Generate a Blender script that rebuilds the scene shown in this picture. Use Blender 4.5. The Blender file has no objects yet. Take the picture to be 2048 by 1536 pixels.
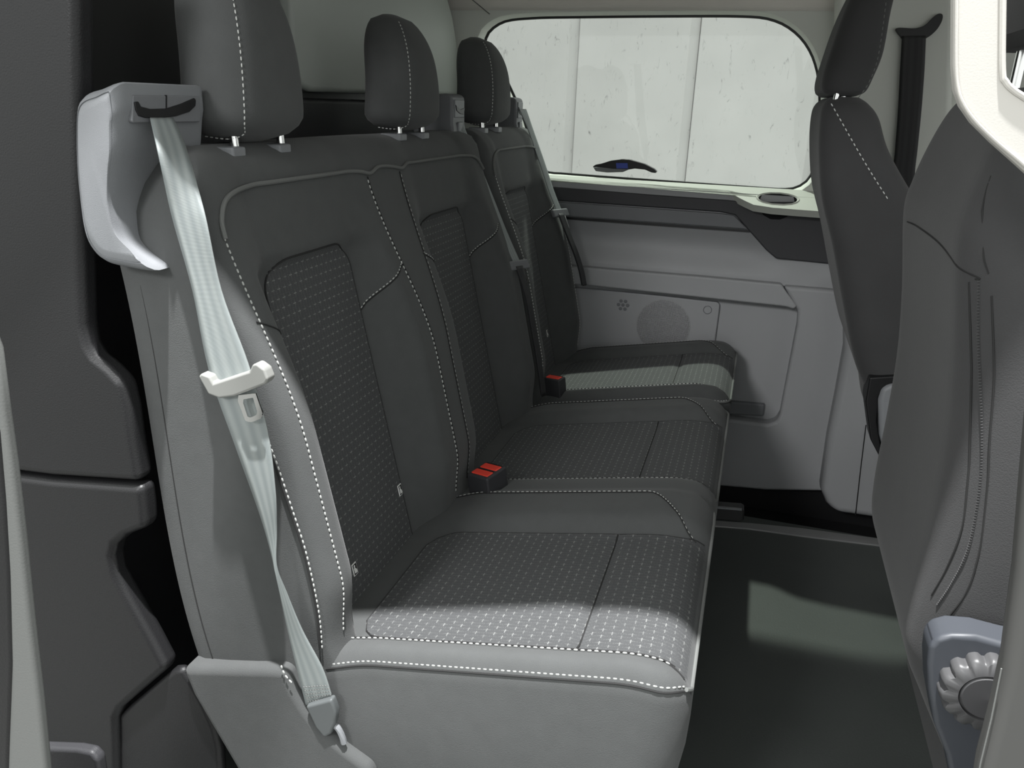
import bpy, bmesh, math, random
from mathutils import Vector, Matrix
random.seed(4)
S = bpy.context.scene
COL = S.collection

# ------------------------------------------------------------------ camera, world, lamps, exposure
cam_d = bpy.data.cameras.new('camera'); cam = bpy.data.objects.new('camera', cam_d); COL.objects.link(cam)
cam_d.sensor_width = 36; cam_d.lens = 27.837; cam_d.clip_start = .02; cam_d.clip_end = 60
cam.matrix_world = Matrix(((0.955309, -0.127942, 0.266487, 0.5104), (0.293784, 0.310926, -0.903889, -0.746),
                           (0.032787, 0.941783, 0.334618, 1.08), (0, 0, 0, 1)))
S.camera = cam
S.view_settings.view_transform = 'Standard'; S.view_settings.look = 'None'
S.view_settings.exposure = 0; S.view_settings.gamma = 1; S.view_settings.use_curve_mapping = False
W = bpy.data.worlds.new('showroom'); S.world = W; W.use_nodes = True
W.node_tree.nodes['Background'].inputs[0].default_value = (.97, 1, .98, 1)
W.node_tree.nodes['Background'].inputs[1].default_value = 1.2

def lamp(name, loc, target, power, size, color=(1, 1, 1)):
    l = bpy.data.lights.new(name, 'AREA'); l.shape = 'DISK'; l.size = size; l.energy = power; l.color = color
    o = bpy.data.objects.new(name, l); COL.objects.link(o); o.location = loc
    o.rotation_euler = (Vector(target) - Vector(loc)).to_track_quat('-Z', 'Y').to_euler()
    return o
lamp('ceiling_spot_over_door', (.30, -.40, 3.7), (.35, .1, .5), 340, .07)
lamp('ceiling_spot_beyond_window', (-.25, 2.95, 3.75), (.4, 1.1, .3), 120, .10, (.93, 1, .90))
lamp('hall_lamp_behind_door', (-.9, -3.4, 2.7), (.3, .6, .7), 70, .8)

# ------------------------------------------------------------------ materials
def mat(name, color, rough=.6, bump=0., scale=600., sheen=0., metal=0., spec=.4, mottle=0., mscale=8., coat=0.):
    m = bpy.data.materials.new(name); m.use_nodes = True
    nt = m.node_tree; b = nt.nodes['Principled BSDF']
    b.inputs['Base Color'].default_value = (*color, 1); b.inputs['Roughness'].default_value = rough
    b.inputs['Metallic'].default_value = metal; b.inputs['Specular IOR Level'].default_value = spec
    if sheen: b.inputs['Sheen Weight'].default_value = sheen; b.inputs['Sheen Roughness'].default_value = .5
    tc = nt.nodes.new('ShaderNodeTexCoord')
    if bump:
        n = nt.nodes.new('ShaderNodeTexNoise'); n.inputs['Scale'].default_value = scale; n.inputs['Detail'].default_value = 2
        bp = nt.nodes.new('ShaderNodeBump'); bp.inputs['Strength'].default_value = bump; bp.inputs['Distance'].default_value = .001
        nt.links.new(tc.outputs['Object'], n.inputs['Vector']); nt.links.new(n.outputs['Fac'], bp.inputs['Height'])
        nt.links.new(bp.outputs['Normal'], b.inputs['Normal'])
    if mottle:
        n = nt.nodes.new('ShaderNodeTexNoise'); n.inputs['Scale'].default_value = mscale; n.inputs['Detail'].default_value = 5
        mr = nt.nodes.new('ShaderNodeMapRange'); mr.inputs['To Min'].default_value = 1 - mottle; mr.inputs['To Max'].default_value = 1 + mottle
        mx = nt.nodes.new('ShaderNodeMix'); mx.data_type = 'RGBA'; mx.blend_type = 'MULTIPLY'; mx.inputs['Factor'].default_value = 1
        nt.links.new(tc.outputs['Object'], n.inputs['Vector']); nt.links.new(n.outputs['Fac'], mr.inputs['Value'])
        mx.inputs['A'].default_value = (*color, 1); nt.links.new(mr.outputs['Result'], mx.inputs['B'])
        nt.links.new(mx.outputs['Result'], b.inputs['Base Color'])
    return m

def pattern_mat(name, base, dash):
    """woven seat cloth: staggered light dashes and fine ticks on a dark ground, laid out in the cloth's own UV metres"""
    m = bpy.data.materials.new(name); m.use_nodes = True; nt = m.node_tree; N = nt.nodes; L = nt.links
    b = N['Principled BSDF']; b.inputs['Roughness'].default_value = .85; b.inputs['Sheen Weight'].default_value = .05
    uv = N.new('ShaderNodeUVMap'); sp = N.new('ShaderNodeSeparateXYZ'); L.new(uv.outputs['UV'], sp.inputs[0])
    def M(op, a, c=None, d=None):
        n = N.new('ShaderNodeMath'); n.operation = op
        for i, v in enumerate((a, c, d)):
            if v is None: continue
            if isinstance(v, (int, float)): n.inputs[i].default_value = v
            else: L.new(v, n.inputs[i])
        return n.outputs[0]
    u = M('DIVIDE', sp.outputs[0], .0135); v = M('DIVIDE', sp.outputs[1], .0125)
    row = M('FLOOR', v); stag = M('MULTIPLY', M('MODULO', row, 2.0), .5)
    us = M('ADD', u, stag); fu = M('FRACT', us); fv = M('FRACT', v)
    def box(f, c, h): return M('LESS_THAN', M('ABSOLUTE', M('SUBTRACT', f, c)), h)
    hd = M('MULTIPLY', box(fu, .5, .25), box(fv, .5, .055))
    vd = M('MULTIPLY', box(fu, .58, .04), box(fv, .5, .30))
    tick = M('MULTIPLY', M('MULTIPLY', box(M('FRACT', M('MULTIPLY', us, 2.0)), .1, .07), box(M('FRACT', M('MULTIPLY', v, 4.0)), .5, .28)), .30)
    thr = N.new('ShaderNodeTexNoise'); thr.inputs['Scale'].default_value = 300; L.new(uv.outputs['UV'], thr.inputs['Vector'])
    cell = N.new('ShaderNodeTexWhiteNoise'); cmb = N.new('ShaderNodeCombineXYZ'); L.new(M('FLOOR', us), cmb.inputs[0]); L.new(row, cmb.inputs[1]); L.new(cmb.outputs[0], cell.inputs['Vector'])
    amt = M('MINIMUM', M('ADD', M('ADD', M('MULTIPLY', hd, .9), M('MULTIPLY', vd, .30)), tick), 1.0)
    amt = M('MULTIPLY', amt, M('ADD', .45, M('MULTIPLY', cell.outputs['Value'], .6)))
    amt = M('ADD', amt, M('MULTIPLY', M('SUBTRACT', thr.outputs['Fac'], .5), .35))
    mx = N.new('ShaderNodeMix'); mx.data_type = 'RGBA'; mx.inputs['A'].default_value = (*base, 1); mx.inputs['B'].default_value = (*dash, 1)
    L.new(amt, mx.inputs['Factor']); L.new(mx.outputs['Result'], b.inputs['Base Color'])
    bp = N.new('ShaderNodeBump'); bp.inputs['Strength'].default_value = .5; bp.inputs['Distance'].default_value = .0012
    L.new(amt, bp.inputs['Height']); L.new(bp.outputs['Normal'], b.inputs['Normal'])
    return m

def belt_mat(name, c1, c2, bands):
    m = bpy.data.materials.new(name); m.use_nodes = True; nt = m.node_tree; N = nt.nodes; L = nt.links
    b = N['Principled BSDF']; b.inputs['Roughness'].default_value = .45
    uv = N.new('ShaderNodeUVMap'); wv = N.new('ShaderNodeTexWave'); wv.inputs['Scale'].default_value = bands * 1.0; wv.inputs['Distortion'].default_value = 0
    wv.bands_direction = 'X'; L.new(uv.outputs['UV'], wv.inputs['Vector'])
    cr = N.new('ShaderNodeMix'); cr.data_type = 'RGBA'; cr.inputs['A'].default_value = (*c1, 1); cr.inputs['B'].default_value = (*c2, 1)
    L.new(wv.outputs['Fac'], cr.inputs['Factor']); L.new(cr.outputs['Result'], b.inputs['Base Color'])
    w2 = N.new('ShaderNodeTexWave'); w2.inputs['Scale'].default_value = 500; w2.bands_direction = 'Y'; L.new(uv.outputs['UV'], w2.inputs['Vector'])
    bp = N.new('ShaderNodeBump'); bp.inputs['Strength'].default_value = .25; bp.inputs['Distance'].default_value = .0006
    L.new(w2.outputs['Fac'], bp.inputs['Height']); L.new(bp.outputs['Normal'], b.inputs['Normal'])
    return m

def perforated_mat(name, base, dark, scale):
    m = mat(name, base, .6); nt = m.node_tree; N = nt.nodes; L = nt.links; b = N['Principled BSDF']
    tc = N.new('ShaderNodeTexCoord'); vo = N.new('ShaderNodeTexVoronoi'); vo.inputs['Scale'].default_value = scale; vo.inputs['Randomness'].default_value = .25
    L.new(tc.outputs['Object'], vo.inputs['Vector'])
    mr = N.new('ShaderNodeMapRange'); mr.inputs['From Min'].default_value = .25; mr.inputs['From Max'].default_value = .45
    L.new(vo.outputs['Distance'], mr.inputs['Value'])
    mx = N.new('ShaderNodeMix'); mx.data_type = 'RGBA'; mx.inputs['A'].default_value = (*dark, 1); mx.inputs['B'].default_value = (*base, 1)
    L.new(mr.outputs['Result'], mx.inputs['Factor']); L.new(mx.outputs['Result'], b.inputs['Base Color'])
    bp = N.new('ShaderNodeBump'); bp.inputs['Strength'].default_value = .6; bp.inputs['Distance'].default_value = .002
    L.new(mr.outputs['Result'], bp.inputs['Height']); L.new(bp.outputs['Normal'], b.inputs['Normal'])
    return m

M_fab = mat('seat_fabric', (.080, .083, .083), .9, .35, 900, .12, spec=.2, mottle=.10, mscale=40)
M_fab2 = mat('front_seat_fabric', (.055, .055, .056), .92, .3, 700, .10, spec=.15, mottle=.12, mscale=12)
M_ins = pattern_mat('patterned_cloth', (.060, .062, .064), (.22, .225, .22))
M_stitch = mat('pale_thread', (.55, .56, .54), .7)
M_thread = mat('dark_thread', (.02, .02, .02), .8)
M_pipe = mat('piping_cord', (.15, .155, .15), .8)
M_grey = mat('grey_plastic', (.22, .228, .24), .45, .25, 1400)
M_greyd = mat('mid_grey_plastic', (.17, .175, .185), .5, .25, 1200)
M_side = mat('wall_trim_plastic', (.35, .355, .365), .55, .2, 900)
M_dark = mat('charcoal_plastic', (.042, .042, .046), .5, .3, 700)
M_jamb = mat('black_grained_plastic', (.015, .015, .016), .45, .35, 500)
M_black = mat('black_plastic', (.012, .012, .013), .4)
M_light = mat('pale_pillar_trim', (.68, .695, .65), .6, .1, 900)
M_head = mat('headliner_fabric', (.76, .725, .68), .9, .3, 500)
M_white = mat('cream_door_trim', (.54, .525, .49), .5, .06, 700)
M_bulk = mat('bulkhead_panel', (.50, .535, .50), .5, .15, 400)
M_floor = mat('rubber_floor', (.080, .088, .084), .55, .35, 260, mottle=.18, mscale=5)
M_shade = mat('shade_black', (.010, .010, .011), .95)  # flat black standing in for deep shade at the foot of the far wall
M_strip = mat('pale_metal', (.42, .42, .42), .38, metal=.6)
M_chrome = mat('chrome', (.85, .85, .84), .14, metal=1.)
M_red = mat('red_plastic', (.85, .07, .045), .4)
M_tag = mat('white_tag', (.80, .80, .78), .6)
M_blue = mat('blue_label', (.06, .09, .42), .5)
M_web = belt_mat('grey_webbing', (.21, .235, .235), (.27, .295, .29), 10.5)
M_webd = belt_mat('black_webbing', (.022, .022, .024), (.034, .034, .036), 10.5)
M_conc = mat('concrete', (.45, .447, .442), .85, .3, 30, mottle=.12, mscale=2.)
_nt = M_conc.node_tree; _mx = [n for n in _nt.nodes if n.type == 'MIX'][0]
_tc = _nt.nodes.new('ShaderNodeTexCoord'); _mp = _nt.nodes.new('ShaderNodeMapping'); _mp.inputs['Scale'].default_value = (14, 14, 5); _mp.inputs['Rotation'].default_value = (0, .5, 0)
_ns = _nt.nodes.new('ShaderNodeTexNoise'); _ns.inputs['Scale'].default_value = 1.6; _ns.inputs['Detail'].default_value = 6; _ns.inputs['Roughness'].default_value = .7; _ns.inputs['Distortion'].default_value = 1.2
_rp = _nt.nodes.new('ShaderNodeMapRange'); _rp.inputs['From Min'].default_value = .26; _rp.inputs['From Max'].default_value = .40; _rp.inputs['To Min'].default_value = .40; _rp.inputs['To Max'].default_value = 1
_m2 = _nt.nodes.new('ShaderNodeMix'); _m2.data_type = 'RGBA'; _m2.blend_type = 'MULTIPLY'; _m2.inputs['Factor'].default_value = 1
_nt.links.new(_tc.outputs['Object'], _mp.inputs['Vector']); _nt.links.new(_mp.outputs['Vector'], _ns.inputs['Vector']); _nt.links.new(_ns.outputs['Fac'], _rp.inputs['Value'])
_nt.links.new(_mx.outputs['Result'], _m2.inputs['A']); _nt.links.new(_rp.outputs['Result'], _m2.inputs['B']); _nt.links.new(_m2.outputs['Result'], _nt.nodes['Principled BSDF'].inputs['Base Color'])
M_seal = mat('grey_rubber_seal', (.17, .175, .17), .5, .1, 500)

M_glass = bpy.data.materials.new('window_glass'); M_glass.use_nodes = True
_n = M_glass.node_tree; _n.nodes.remove(_n.nodes['Principled BSDF'])
_t = _n.nodes.new('ShaderNodeBsdfTransparent'); _t.inputs[0].default_value = (.95, .97, .95, 1)
_g = _n.nodes.new('ShaderNodeBsdfGlossy'); _g.inputs['Roughness'].default_value = .02
_m = _n.nodes.new('ShaderNodeMixShader'); _m.inputs[0].default_value = .02; _n.links.new(_t.outputs[0], _m.inputs[1])
_n.links.new(_g.outputs[0], _m.inputs[2]); _n.links.new(_m.outputs[0], _n.nodes['Material Output'].inputs[0])

# ------------------------------------------------------------------ mesh helpers
def sstep(a, b, x):
    t = min(1, max(0, (x - a) / (b - a))); return t * t * (3 - 2 * t)
def lerp(a, b, t): return a + (b - a) * t

def link(name, V, F, m, parent=None, uv=None, sharp=40, bevel=0, bseg=3, solid=0, kind=None, weld=0):
    me = bpy.data.meshes.new(name); me.from_pydata([tuple(v) for v in V], [], F); me.update()
    bm = bmesh.new(); bm.from_mesh(me); (bmesh.ops.remove_doubles(bm, verts=bm.verts, dist=weld) if weld else None); bmesh.ops.recalc_face_normals(bm, faces=bm.faces); bm.to_mesh(me); bm.free()
    if uv:
        ul = me.uv_layers.new(name='UVMap')
        for lp in me.loops: ul.data[lp.index].uv = uv[lp.vertex_index]
    me.shade_smooth()
    if not bevel: me.set_sharp_from_angle(angle=math.radians(sharp))
    o = bpy.data.objects.new(name, me); COL.objects.link(o); me.materials.append(m)
    if parent: o.parent = parent
    if solid:
        md = o.modifiers.new('thickness', 'SOLIDIFY'); md.thickness = solid; md.offset = 0
    if bevel:
        md = o.modifiers.new('edges', 'BEVEL'); md.width = bevel; md.segments = bseg; md.limit_method = 'ANGLE'; md.angle_limit = math.radians(28)
        md.harden_normals = True
    if kind: o['kind'] = kind
    return o

def thing(name, label, cat, loc=(0, 0, 0), group=None):
    o = bpy.data.objects.new(name, None); COL.objects.link(o); o.location = (0, 0, 0); o.empty_display_size = .05
    o['label'] = label; o['category'] = cat
    if group: o['group'] = group
    return o
def struct(o): o['kind'] = 'structure'; return o

def shell(loops, cap0=True, cap1=True):
    V = []; F = []; n = len(loops[0])
    for lp in loops: V += lp
    for k in range(len(loops) - 1):
        for i in range(n):
            j = (i + 1) % n; F.append((k * n + i, k * n + j, (k + 1) * n + j, (k + 1) * n + i))
    if cap0: F.append(tuple(range(n)))
    if cap1: F.append(tuple((len(loops) - 1) * n + i for i in range(n)))
    return V, F

def rrect(x0, x1, y0, y1, r, step=.012, counts=None, nc=6):
    """rounded rectangle, r may be four radii (x0y0, x1y0, x1y1, x0y1); counts keeps the numbering alike between insets"""
    rs = [r] * 4 if isinstance(r, (int, float)) else list(r)
    m = min(x1 - x0, y1 - y0) / 2; rs = [max(1e-5, min(q, m)) for q in rs]
    cs = [(x0 + rs[0], y0 + rs[0], 180), (x1 - rs[1], y0 + rs[1], 270), (x1 - rs[2], y1 - rs[2], 0), (x0 + rs[3], y1 - rs[3], 90)]
    if counts is None: counts = [max(2, int((x1 - x0) / step)), max(2, int((y1 - y0) / step))] * 2
    P = []
    for k in range(4):
        cx, cy, a = cs[k]; q = rs[k]
        for i in range(nc):
            t = math.radians(a + 90 * i / (nc - 1)); P.append((cx + q * math.cos(t), cy + q * math.sin(t)))
        nx, ny, na = cs[(k + 1) % 4]; nq = rs[(k + 1) % 4]
        s = P[-1]; e = (nx + nq * math.cos(math.radians(na)), ny + nq * math.sin(math.radians(na)))
        c = counts[k]
        for i in range(1, c): P.append((lerp(s[0], e[0], i / c), lerp(s[1], e[1], i / c)))
    return P, counts

def prism(outline, frame, d0, d1):
    """outline of 2-D points, frame(a, b, d) -> 3-D point; solid between depths d0 and d1"""
    n = len(outline)
    V = [frame(a, b, d0) for a, b in outline] + [frame(a, b, d1) for a, b in outline]
    F = [tuple(range(n)), tuple(range(2 * n - 1, n - 1, -1))] + [(i, (i + 1) % n, n + (i + 1) % n, n + i) for i in range(n)]
    return V, F
XZ = lambda a, b, d: (a, d, b)
YZ = lambda a, b, d: (d, a, b)
XY = lambda a, b, d: (a, b, d)

def smooth(pts, n=8, closed=False):
    """Catmull-Rom through the points"""
    P = [Vector(p) for p in pts]; out = []; m = len(P)
    for i in range(m if closed else m - 1):
        if closed: a, b, c, d = P[(i - 1) % m], P[i], P[(i + 1) % m], P[(i + 2) % m]
        else: a, b, c, d = P[max(i - 1, 0)], P[i], P[i + 1], P[min(i + 2, m - 1)]
        for k in range(n):
            t = k / n
            out.append(.5 * ((2 * b) + (c - a) * t + (2 * a - 5 * b + 4 * c - d) * t * t + (3 * b - a - 3 * c + d) * t ** 3))
    if not closed: out.append(P[-1])
    return out

def resample(pts, step=None, n=None, closed=False):
    P = [Vector(p) for p in pts]
    if closed: P = P + [P[0]]
    L = [0]
    for a, b in zip(P, P[1:]): L.append(L[-1] + (b - a).length)
    if n is None: n = max(2, int(L[-1] / step) + 1)
    out = []; k = 0
    for i in range(n):
        t = L[-1] * i / (n if closed else n - 1)
        while k < len(L) - 2 and L[k + 1] < t: k += 1
        f = (t - L[k]) / max(1e-9, L[k + 1] - L[k]); out.append(P[k].lerp(P[k + 1], f))
    return out

def tube(pts, r, n=8, closed=False, flat=None):
    P = [Vector(p) for p in pts]; V = []; F = []; m = len(P); up = Vector((0.13, .2, 1)).normalized()
    for i, p in enumerate(P):
        a = P[(i - 1) % m] if closed or i else P[i]; b = P[(i + 1) % m] if closed or i < m - 1 else P[i]
        t = (b - a).normalized(); s = t.cross(up)
        if s.length < .1: s = t.cross(Vector((1, 0, 0)))
        s.normalize(); q = s.cross(t)
        rr = r[i] if isinstance(r, list) else r
        for k in range(n):
            an = 2 * math.pi * k / n; V.append(p + s * (rr * math.cos(an)) + q * (rr * math.sin(an)))
    for i in range(m if closed else m - 1):
        for k in range(n):
            F.append((i * n + k, i * n + (k + 1) % n, ((i + 1) % m) * n + (k + 1) % n, ((i + 1) % m) * n + k))
    if not closed: F += [tuple(range(n)), tuple((m - 1) * n + k for k in range(n))]
    return V, F

def lathe(prof, axis_p, axis_d, n=32):
    """prof of (radius, height) turned about an axis"""
    d = Vector(axis_d).normalized(); s = d.orthogonal().normalized(); q = d.cross(s); c = Vector(axis_p); loops = []
    for r, h in prof:
        loops.append([c + d * h + (s * math.cos(2 * math.pi * k / n) + q * math.sin(2 * math.pi * k / n)) * r for k in range(n)])
    return shell(loops)

class Acc:
    def __init__(s): s.V = []; s.F = []
    def add(s, VF):
        o = len(s.V); s.V += [tuple(v) for v in VF[0]]; s.F += [tuple(i + o for i in f) for f in VF[1]]
    def link(s, *a, **k): return link(a[0], s.V, s.F, *a[1:], **k)

def stitches(acc, pts, period=.0085, dash=.0060, w=.0011):
    """a row of thread stitches: short fat lozenges along a curve"""
    P = resample(pts, step=period / 4); per = 4
    for i in range(0, len(P) - 3, per):
        a, b = P[i], P[min(i + 3, len(P) - 1)]
        t = (b - a); ln = t.length
        if ln < 1e-5: continue
        t /= ln; s = t.orthogonal().normalized(); q = t.cross(s); c = (a + b) / 2; h = dash / 2
        V = [c - t * h] + [c + t * (h * .55 * g) + (s * math.cos(k * math.pi / 2) + q * math.sin(k * math.pi / 2)) * w for g in (-1, 1) for k in range(4)] + [c + t * h]
        F = [(0, 1 + (k + 1) % 4, 1 + k) for k in range(4)] + [(1 + k, 1 + (k + 1) % 4, 5 + (k + 1) % 4, 5 + k) for k in range(4)] + [(9, 5 + k, 5 + (k + 1) % 4) for k in range(4)]
        acc.add((V, F))

def ribbon(Lp, Rp, name, m, parent, n=6, across=6, bulge=0., thick=.0013):
    Ls = smooth(Lp, n); Rs = smooth(Rp, n); V = []; F = []; uv = []; run = 0; prev = None
    for a, b in zip(Ls, Rs):
        mid = (a + b) / 2
        if prev is not None: run += (mid - prev).length
        prev = mid
        for k in range(across + 1):
            V.append(a.lerp(b, k / across)); uv.append((k / across * .048, run))
    w = across + 1
    for i in range(len(Ls) - 1):
        for k in range(across): F.append((i * w + k, i * w + k + 1, (i + 1) * w + k + 1, (i + 1) * w + k))
    uv = [(u / .048 * .1, v) for u, v in uv]
    return link(name, V, F, m, parent, uv=uv, solid=thick, sharp=60)

def disc(c, nrm, r, ry=None, n=24):
    d = Vector(nrm).normalized(); s = d.orthogonal().normalized(); q = d.cross(s)
    return [Vector(c) + s * (math.cos(2 * math.pi * k / n) * r) + q * (math.sin(2 * math.pi * k / n) * (ry or r)) for k in range(n)]

def box(c, h, ax=None):
    ax = ax or (Vector((1, 0, 0)), Vector((0, 1, 0)), Vector((0, 0, 1))); c = Vector(c)
    V = [c + ax[0] * (h[0] * i) + ax[1] * (h[1] * j) + ax[2] * (h[2] * k) for k in (-1, 1) for i, j in ((-1, -1), (1, -1), (1, 1), (-1, 1))]
    return V, [(0, 1, 2, 3), (4, 5, 6, 7), (0, 1, 5, 4), (1, 2, 6, 5), (2, 3, 7, 6), (3, 0, 4, 7)]

# ================================================================== THE SETTING
# floor
o = struct(link('floor', *prism([(-1., -.12), (1.9, -.12), (1.9, 1.36), (-1., 1.36)], XY, -.03, 0), M_floor, bevel=.004))
link('floor_edge_shade', *prism([(-1., 1.36), (1.9, 1.36), (1.9, 1.62), (-1., 1.62)], XY, -.06, -.035), M_shade, o)  # black strip painted in place of the deep shade along the far wall
o = struct(link('trim_1', *prism([(0.4784, 1.2848), (0.6056, 1.3143), (0.7382, 1.3344), (0.9505, 1.3508), (1.0565, 1.3571), (1.0501, 1.3176), (0.9458, 1.3110), (0.7366, 1.2884), (0.6063, 1.2797), (0.4806, 1.2561)], XY, -.005, .004), M_strip, bevel=.002))  # pale metallic strip lying along the far side of the floor

struct(link('floor_outside', *prism([(-9, -9), (9, -9), (9, 9), (-9, 9)], XY, -.75, -.70), mat('showroom_floor', (.22, .22, .21), .5, mottle=.08, mscale=2)))
# far side wall: pale sheet with the window opening, darker panels below
WY = 1.50
win = [(-0.2219, 1.2958), (-0.1374, 1.3047), (-0.0137, 1.3075), (0.2096, 1.3105), (0.4086, 1.3111), (0.4876, 1.3034), (0.5443, 1.2777), (0.5880, 1.2362), (0.6174, 1.1816), (0.6322, 1.1236), (0.6414, 1.0645), (0.6490, 0.9920), (0.6419, 0.9271), (0.6173, 0.8941), (0.5768, 0.8814), (0.4881, 0.8811), (0.3576, 0.8823), (0.1536, 0.8849), (-0.0316, 0.8879), (-0.0830, 0.8905), (-0.1123, 0.9178), (-0.1380, 0.9684), (-0.1611, 1.0347), (-0.2019, 1.1127), (-0.2403, 1.1767), (-0.2704, 1.2122), (-0.2826, 1.2350), (-0.2702, 1.2680)]
win = [(p.x, p.y) for p in resample([(p.x, p.y, 0) for p in smooth([(a, b, 0) for a, b in win], 5, True)], n=120, closed=True)]
def spread(loop, rect):
    cx = sum(p[0] for p in loop) / len(loop); cy = sum(p[1] for p in loop) / len(loop); out = []
    for a, b in loop:
        dx, dy = a - cx, b - cy; t = min(((rect[1] - cx) / dx) if dx > 1e-9 else ((rect[0] - cx) / dx) if dx < -1e-9 else 1e9,
                                         ((rect[3] - cy) / dy) if dy > 1e-9 else ((rect[2] - cy) / dy) if dy < -1e-9 else 1e9)
        out.append((cx + dx * t, cy + dy * t))
    return out
def grow(loop, d):
    n = len(loop); out = []
    for i in range(n):
        a, b = loop[i - 1], loop[(i + 1) % n]; tx, ty = b[0] - a[0], b[1] - a[1]; l = math.hypot(tx, ty) or 1
        out.append((loop[i][0] - ty / l * d, loop[i][1] + tx / l * d))
    return out
_area = sum(a[0] * b[1] - b[0] * a[1] for a, b in zip(win, win[1:] + win[:1]))
_out = -1 if _area > 0 else 1
rect = (-1.0, 1.9, -.06, 1.42)
loops = [[(a, WY + .10, b) for a, b in spread(win, rect)], [(a, WY, b) for a, b in spread(win, rect)],
         [(a, WY, b) for a, b in grow(win, .012 * _out)], [(a, WY + .003, b) for a, b in grow(win, .004 * _out)], [(a, WY + .012, b) for a, b in win],
         [(a, WY + .04, b) for a, b in grow(win, -.002 * _out)]]
wall = struct(link('wall_right', *shell(loops, False, False), M_light, sharp=25))
win1 = thing('window_1', '', ''); del win1['label']; del win1['category']; struct(win1)
g = [(a, WY + .047, b) for a, b in grow(win, -.003 * _out)]
link('gasket', *tube([Vector(p) for p in g], .005, 8, True), M_black, win1)
link('pane', *prism([(a, b) for a, b in grow(win, .006 * _out)], XZ, WY + .050, WY + .054), M_glass, win1)

# dark shoulder band under the sill, deeper towards the front
link('shoulder_panel', *prism([(-0.2599, 0.8505), (-0.0736, 0.8616), (0.2293, 0.8572), (0.4344, 0.8558), (0.4859, 0.8540), (0.6160, 0.8625), (0.7357, 0.8703), (0.9633, 0.8852), (1.0011, 0.6942), (0.8348, 0.7073), (0.7378, 0.7091), (0.5774, 0.7123), (0.5490, 0.7326), (0.4583, 0.8183), (0.4189, 0.8234), (-0.0207, 0.8236), (-0.2593, 0.8223)], XZ, 1.466, 1.51), M_dark, wall, bevel=.004)
# armrest bar
link('armrest_bar', *prism([(-0.1951, 0.8217), (-0.0038, 0.8216), (0.4197, 0.8207), (0.4562, 0.8180), (0.4963, 0.7842), (0.0056, 0.7835), (-0.1940, 0.7822)], XZ, 1.460, 1.50), M_greyd, wall, bevel=.004)
link('armrest_groove_shade', *prism([(-0.1972, 0.7809), (0.0034, 0.7808), (0.5017, 0.7806), (0.5024, 0.7754), (0.0038, 0.7738), (-0.1970, 0.7737)], XZ, 1.4715, 1.50), M_black, wall)  # shadow in the groove under the bar, drawn as a black strip
# concave upper panel: one profile swept along the wall
def pr(z):   # depth of the upper panel's face, hollow under the armrest
    t = (z - .640) / (.805 - .640)
    return 1.472 + .025 * math.sin(math.pi * min(1, max(0, (t - .10) / .80))) ** 1.5
V = []; F = []; nx, nz = 60, 60
for i in range(nx + 1):
    x = lerp(-.25, 1.25, i / nx); k_ = 1 - sstep(.48, .66, x)
    for j in range(nz + 1):
        z = lerp(.640, .875, j / nz); V.append((x, lerp(1.474, pr(z), k_), z))
for i in range(nx):
    for j in range(nz): a = i * (nz + 1) + j; F.append((a, a + 1, a + nz + 2, a + nz + 1))
link('upper_panel', V, F, M_side, wall)
link('panel_seam', *prism([(-.25, .632), (1.25, .632), (1.25, .6415), (-.25, .6415)], XZ, 1.475, 1.50), M_black, wall)
# ledge over the speaker recess
link('ledge', *prism([(-0.2486, 0.6401), (0.0611, 0.6469), (0.3871, 0.6499), (0.5986, 0.6493), (0.6471, 0.5944), (0.6408, 0.5855), (0.6172, 0.5899), (0.0833, 0.5956), (-0.2476, 0.5909)], XZ, 1.445, 1.50), M_side, wall, bevel=.006)
link('recess_back', *prism([(-0.2618, 0.6018), (0.6528, 0.6164), (0.7096, 0.2299), (-0.2512, 0.0805)], XZ, 1.488, 1.50), M_side, wall)
link('lower_panel', *prism([(0.6057, 0.6446), (0.6972, 0.6454), (0.7951, 0.6458), (0.8692, 0.6334), (0.9685, 0.0751), (0.7858, 0.0696), (0.6388, 0.0460), (0.4840, 0.0342), (0.1557, 0.0059), (-0.0026, -0.0098), (-0.0117, 0.1701), (0.4601, 0.2443), (0.5085, 0.2485), (0.6182, 0.2498), (0.6396, 0.2607), (0.6471, 0.2845), (0.6546, 0.5428), (0.6516, 0.5812)], XZ, 1.446, 1.50), M_side, wall, bevel=.010, bseg=4)
spk = link('speaker_panel', *prism([(-0.0401, 0.5792), (0.0737, 0.5798), (0.2814, 0.5799), (0.4418, 0.5775), (0.4482, 0.5697), (0.4463, 0.4089), (-0.0285, 0.3491)], XZ, 1.476, 1.49), M_side, wall, bevel=.004)
sc = [(0.2987, 0.4938), (0.1797, 0.5429), (0.4164, 0.5532), (0.3751, 0.5023), (0.2014, 0.5422), (0.4273, 0.5529)]
r1 = abs(sc[3][0] - sc[0][0])
link('speaker_grille', *lathe([(r1, 0), (r1, .0016), (r1 - .003, .0024), (.0, .0024)], (sc[0][0], 1.476, sc[0][1]), (0, -1, 0), 48), perforated_mat('speaker_perforation', (.36, .365, .37), (.16, .16, .165), 330), spk)
for k in range(7):
    a = k * math.pi / 3; rr = 0 if k == 6 else .013
    link('tweeter_hole', *lathe([(.0048, 0), (.0052, .0012), (.0040, .0018), (.0, .0010)], (sc[1][0] + rr * math.cos(a), 1.476, sc[1][1] + rr * math.sin(a)), (0, -1, 0), 10), M_greyd, spk)
link('screw_cover', *tube([Vector(p) for p in disc((sc[2][0], 1.4755, sc[2][1]), (0, 1, 0), .011)], .0010, 6, True), M_greyd, spk)
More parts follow.
